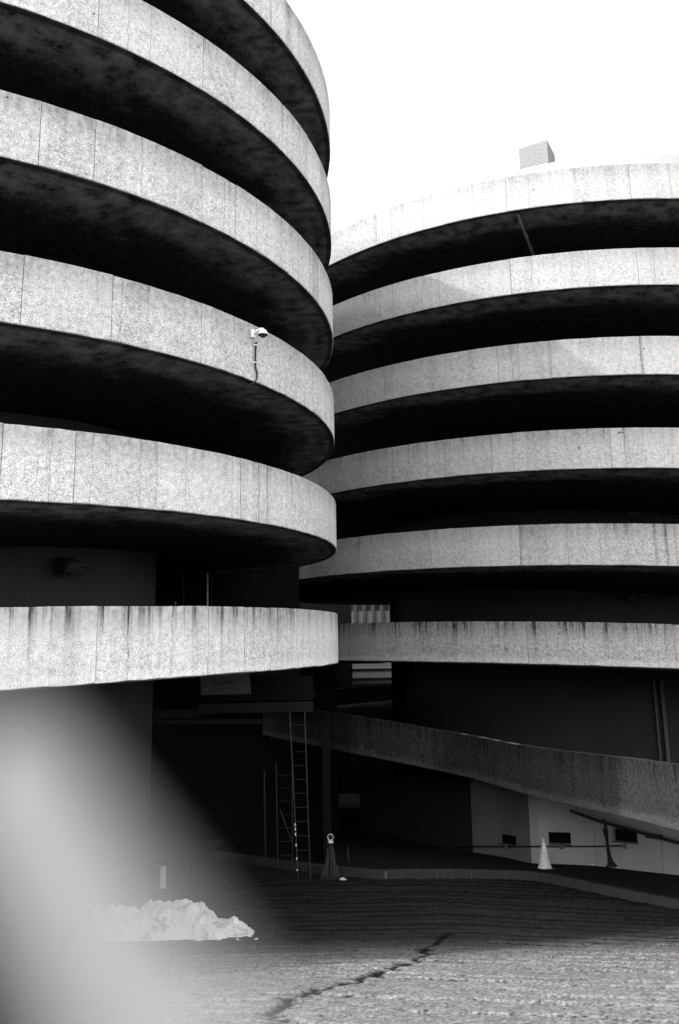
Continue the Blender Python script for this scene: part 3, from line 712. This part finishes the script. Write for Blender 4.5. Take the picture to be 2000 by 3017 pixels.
cpts = [on_cyl(752, y, TL['cx'], TL['cy'], TL['R'] + .03) if False else None for y in ()]
path = []
for px, py in ((755, 1008), (753, 1030), (752, 1060), (753, 1085), (757, 1102), (757, 1115), (753, 1125), (745, 1129)):
    path.append(on_cyl(px, py, TL['cx'], TL['cy'], TL['R'] + .035))
path[-1] = path[-1] + Vector((-nrm.x, -nrm.y, 0)) * .12 + Vector((0, 0, -.03))
tube(bm, path, .018, 8)
cb = obj_bm('camera_cable', bm, M_BLACK); prop(cb, 'black cable hanging from the security camera down the parapet', 'cable')
for px, py in ((753, 1018), (753, 1069)):
    bm = bmesh.new(); box(bm, on_cyl(px, py, TL['cx'], TL['cy'], TL['R'] + .03), (.07, .07, .02), rz=math.atan2(nrm.y, nrm.x)); c_ = obj_bm('cable_clip', bm, M_WHITE, cb)

# ------------------------------------------------------------------ small things on the ground
def cone():
    g = on_z(1606, 2564, PZ); e = empty('traffic_cone', g, .3); prop(e, 'tall pale traffic cone with white sleeve on the kerb edge', 'traffic cone')
    h = (at(1603, 2468, g.y).z - g.z)
    bm = bmesh.new(); box(bm, (0, 0, .03), (.46, .46, .06), bev=.02); obj_bm('base', bm, M_BLACK, e)
    def r(z): return .165 * (1 - z / h) + .022
    bm = bmesh.new(); lathe(bm, [(r(0) + .012, .055), (r(0), .09)] + [(r(z), z) for z in np.linspace(.12, h * .97, 14)] + [(.02, h)], 28); obj_bm('body', bm, M_CONE, e, True)
    bm = bmesh.new(); lathe(bm, [(r(h * .60) + .004, h * .60), (r(h * .62) + .006, h * .605), (r(h * .84) + .006, h * .835), (r(h * .84) + .003, h * .84)], 28); obj_bm('sleeve', bm, M_SLEEVE, e, True)
cone()
def hazard_lamp():
    g = on_ground(975, 2590); e = empty('hazard_lamp', g); prop(e, 'round hazard lamp on a dark post with flared legs by the doorway', 'lamp')
    u = g.y / F_PX
    bm = bmesh.new(); tube(bm, [(0, 0, 0), (0, 0, 92 * u)], .07, 12); obj_bm('post', bm, M_DMETAL, e)
    bm = bmesh.new(); lathe(bm, [(.075, 95 * u), (.085, 96 * u), (.075, 101 * u), (.02, 103 * u)], 18); obj_bm('cap', bm, M_WHITE, e)
    bm = bmesh.new()
    pts = [(8 * u * math.cos(t), -.02, 111 * u + 8 * u * math.sin(t)) for t in np.linspace(0, 2 * PI, 25)]
    tube(bm, pts, .012, 6, False); obj_bm('lamp_ring', bm, M_WHITE, e)
    bm = bmesh.new(); bmesh.ops.create_uvsphere(bm, u_segments=16, v_segments=8, radius=7 * u, matrix=Matrix.Translation((0, 0, 111 * u)) @ Matrix.Diagonal((1, .4, 1, 1))); obj_bm('lamp_lens', bm, M_CORE, e, True)
    for s_ in (-1, 1):
        bm = bmesh.new(); V = [(.04 * s_, -.05, 85 * u), (.09 * s_, -.05, 85 * u), (.13 * s_, -.05, 50 * u), (.28 * s_, -.05, 8 * u), (.06 * s_, -.05, 6 * u)]
        f = [bm.verts.new(v) for v in V]; g2 = [bm.verts.new((v[0], .03, v[2])) for v in V]
        bm.faces.new(f); bm.faces.new(g2[::-1])
        for i in range(5): bm.faces.new((f[i], g2[i], g2[(i + 1) % 5], f[(i + 1) % 5]))
        obj_bm('flared_leg', bm, M_DMETAL, e)
    bm = bmesh.new(); box(bm, (0, 0, .03), (.6, .35, .06), bev=.02); obj_bm('base', bm, M_BLACK, e)
hazard_lamp()
def ladder(name, L0, L1, R0, R1, D, n, r, label, cat, extra=None, mat=None):
    mat = mat or M_METAL
    e = empty(name); prop(e, label, cat)
    a0, a1, b0, b1 = at(*L0, D), at(*L1, D - .35), at(*R0, D), at(*R1, D - .35)
    a1.z = max(a1.z, gz(a1.x, a1.y)); b1.z = max(b1.z, gz(b1.x, b1.y))
    for s_, t_ in ((a0, a1), (b0, b1)):
        bm = bmesh.new(); tube(bm, [s_, t_], r, 8); obj_bm('rail', bm, mat, e)
    for i in range(1, n):
        t = i / n; bm = bmesh.new(); tube(bm, [a0.lerp(a1, t), b0.lerp(b1, t)], r * .7, 6); obj_bm('rung', bm, mat, e)
    return e
LD = 25.3
ld = ladder('ladder', (853, 2096), (878, 2592), (897, 2096), (914, 2590), LD, 12, .015, 'tall grey metal ladder leaning against the beam over the doorway', 'ladder')
for (x0_, y0_, x1_, y1_) in ((890, 2135, 911, 2135), (875, 2186, 927, 2179)):
    bm = bmesh.new(); tube(bm, [at(x0_, y0_, LD - .1), at(x1_, y1_, LD - .1)], .014, 6); obj_bm('tie_bar', bm, M_METAL, ld)
for t in (2430, 2443, 2458, 2490, 2530, 2563):
    bm = bmesh.new(); bmesh.ops.create_icosphere(bm, subdivisions=1, radius=.028, matrix=Matrix.Translation(at(869 + (t - 2430) * .05, t, LD - .33)) @ Matrix.Diagonal((.8, .8, 1.6, 1))); obj_bm('reflector', bm, M_SLEEVE, ld)
sc2 = ladder('scaffold_frame', (813, 2246), (818, 2560), (860, 2246), (862, 2560), 26.6, 8, .012, 'shorter dark scaffold frame with a diagonal brace behind the ladder', 'scaffold', mat=M_DMETAL)
bm = bmesh.new(); tube(bm, [at(824, 2385, 26.5), at(860, 2480, 26.4)], .016, 6); obj_bm('brace', bm, M_DMETAL, sc2)
pipe('leaning_pole', 778, 2272, 782, 2540, 27.0, .02, M_DMETAL, 'single thin pole standing left of the scaffold frame', 'pole')
g = on_ground(1026, 2562); bm = bmesh.new(); tube(bm, [g, at(1024, 2495, g.y)], [.05, .03], 8); prop(obj_bm('short_post', bm, M_DMETAL), 'short dark post right of the hazard lamp', 'post')
g = on_ground(480, 2618); bm = bmesh.new(); t_ = at(480, 2553, g.y); box(bm, (g + t_) / 2, (.13, .13, t_.z - g.z), bev=.01); prop(obj_bm('white_post', bm, M_WHITE), 'short white post at the foot of the left core', 'post')
# litter
for nm, px, py, s_, lb in (('paper_scrap', 1750, 2549, .16, 'scrap of white paper on the pavement by the damp stain'), ('paper_scrap', 1822, 2558, .12, 'small pale scrap right of the damp stain')):
    g = on_z(px, py, PZ); bm = bmesh.new(); box(bm, g + Vector((0, 0, .02)), (s_, s_ * .5, .02), rz=.3, rx=.15, bev=.004); prop(obj_bm(nm, bm, M_WHITE), lb, 'litter', 'paper scraps')
for nm, px, py, s_, lb in (('snow_lump', 1841, 2644, .07, 'small white snow lump against the kerb'), ('snow_lump', 1009, 2592, .09, 'small snow lump on the ground right of the hazard lamp')):
    g = on_ground(px, py); bm = bmesh.new(); bmesh.ops.create_icosphere(bm, subdivisions=2, radius=s_, matrix=Matrix.Translation(g) @ Matrix.Diagonal((1.2, .8, .7, 1)))
    for v in bm.verts: v.co += Vector((random.uniform(-1, 1), random.uniform(-1, 1), random.uniform(-1, 1))) * s_ * .18
    prop(obj_bm(nm, bm, M_SNOW), lb, 'snow lump')
# snow heap
def snow():
    gr = on_ground(735, 2762); gl = on_ground(250, 2768)
    n, m = 150, 70; xs = np.linspace(-1.0, 1.0, n); ys = np.linspace(-1, 1, m)
    cx, cy = (gr.x + gl.x) / 2 - .2, (gr.y + gl.y) / 2 + .55; hx, hy = (gr.x - gl.x) / 2 + .25, .85
    X, Y = np.meshgrid(xs, ys)
    px_, py_ = cx + X * hx, cy + Y * hy
    rad = np.abs(X)**3 + np.abs(Y)**2.2 + (vnoise(px_ * 2.2, py_ * 2.2, 41) - .35) * .55 + (vnoise(px_ * 7, py_ * 7, 42) - .5) * .25
    prof = np.clip(1 - rad, 0, 1)**.6
    slope = np.interp(X, [-1, .20, .45, .62, .75, 1.0], [.95, 1.0, 1.0, .55, .48, .30])
    nz = vnoise(px_ * 2.6, py_ * 2.6, 21) * .5 + vnoise(px_ * 6, py_ * 6, 22) * .3 + vnoise(px_ * 15, py_ * 15, 23) * .2
    rid = 1 - np.abs(2 * vnoise(px_ * 3.6 + 9, py_ * 3.6, 25) - 1)
    Z = prof * slope * .54 * (.40 + .75 * nz + .35 * rid) + (prof > 0) * .05 * vnoise(px_ * 26, py_ * 26, 28)
    V = [(px_[j, i] + .06 * (nz[j, i] - .5), py_[j, i], float(softz(py_[j, i])) - .02 + Z[j, i]) for j in range(m) for i in range(n)]
    Fq = [(j * n + i, j * n + i + 1, (j + 1) * n + i + 1, (j + 1) * n + i) for j in range(m - 1) for i in range(n - 1)]
    me = bpy.data.meshes.new('snow_heap'); me.from_pydata(V, [], Fq)
    o = link('snow_heap', me, M_SNOW); prop(o, 'heap of old shovelled snow on the driveway in the lower left', 'snow heap')
    for px, py, s_ in ((690, 2722, .12), (722, 2752, .09), (705, 2748, .08), (735, 2762, .05), (560, 2768, .06), (655, 2765, .05), (620, 2772, .04), (505, 2772, .05), (755, 2768, .03), (700, 2770, .03), (455, 2770, .05), (585, 2775, .03), (672, 2740, .06), (742, 2756, .03)):
        base = on_ground(px, max(py, 2758)); c = at(px, py, base.y + (.45 if py < 2740 else .1))
        bm = bmesh.new(); bmesh.ops.create_icosphere(bm, subdivisions=2, radius=s_, matrix=Matrix.Translation(c) @ Matrix.Rotation(random.random() * 3, 4, 'Y') @ Matrix.Diagonal((1.25, .9, .85, 1)))
        for v in bm.verts: v.co += Vector((random.uniform(-1, 1), random.uniform(-1, 1), random.uniform(-1, 1))) * s_ * .22
        obj_bm('snow_chunk', bm, M_SNOW, o)
snow()

# ------------------------------------------------------------------ made-up shape at the lens, standing in for an unidentified blur (out of focus)
hr = empty('blur_stand_in'); prop(hr, 'pale rounded stand-in for an unidentified blur in the lower left corner', 'stand-in')
n0 = at(445, 3010, 0.090); n1 = at(95, 2365, 0.115); dv = (n1 - n0).normalized()
pa, pb = n0 - dv * 0.35, n1 + dv * 0.008
bm = bmesh.new(); tube(bm, [pa, pb, pb + dv * .004, pb + dv * .006, pb + dv * .008], [.0068, .0068, .006, .004, .001], 32); obj_bm('blur_body', bm, M_BLUR, hr, True)
side = Vector((dv.y, -dv.x, 0)).normalized()
bm = bmesh.new()
lo0, lo1 = pa + Vector((0, 0, -.006)), pb + Vector((0, 0, -.006))
V = [lo0 + side * .006, lo1 + side * .006, lo1 - side * .006, lo0 - side * .006]
W2 = [Vector((v.x, v.y, v.z - .75)) for v in V]
a_ = [bm.verts.new(v) for v in V]; b_ = [bm.verts.new(v) for v in W2]
bm.faces.new(a_); bm.faces.new(b_[::-1])
for k in range(4): bm.faces.new((a_[k], b_[k], b_[(k + 1) % 4], a_[(k + 1) % 4]))
obj_bm('dark_corner_panel', bm, M_MATT, hr)  # invented dark part, added to darken the lower corner of the blur
hp_ = at(-110, 2660, 0.115)
bm = bmesh.new(); lathe(bm, [(.017, gz(hp_.x, hp_.y) - hp_.z), (.017, -.006), (.010, -.001), (.002, 0.0)], 24, tuple(hp_)); obj_bm('dark_corner_post', bm, M_MATT, hr, True)  # another invented dark part, deepening the same corner
for t in (pa + dv * .02, pb - dv * .02):
    bm = bmesh.new(); tube(bm, [(t.x, t.y, t.z - .015), (t.x, t.y, gz(t.x, t.y))], .006, 16); obj_bm('post', bm, M_DMETAL, hr)

# ------------------------------------------------------------------ unseen buildings added behind the viewpoint to block low sky light
for x0_, x1_, y0_, hh, lb in ((-46, -20, -15, 9.5, 'plain'), (-19.9, 1, -19, 5, 'plain')):
    sb = empty('sky_block_building'); prop(sb, kind='structure')
    block('wall', x0_, x1_, y0_ - 10, y0_, 2.3, 2.7 + hh, M_MORTAR, sb)
    for fl_ in range(int(hh // 3.2)):
        for c_ in range(int((x1_ - x0_) // 3)):
            xx = x0_ + 1.5 + c_ * 3; zz = 3.6 + fl_ * 3.2
            block('window', xx - .6, xx + .6, y0_ - .1, y0_ + .02, zz, zz + 1.7, M_FARD, sb)

# ------------------------------------------------------------------ put each group's Empty at the base of its thing
for e in [o for o in C.objects if o.type == 'EMPTY' and o.parent is None and o.location.length < 1e-6 and o.children]:
    co = [Vector(v.co) for c_ in e.children for v in c_.data.vertices]
    lo = Vector((min(v.x for v in co), min(v.y for v in co), min(v.z for v in co))); hi = Vector((max(v.x for v in co), max(v.y for v in co), 0))
    base = Vector(((lo.x + hi.x) / 2, (lo.y + hi.y) / 2, lo.z))
    e.location = base
    for c_ in e.children: c_.matrix_parent_inverse = Matrix.Translation(-base)
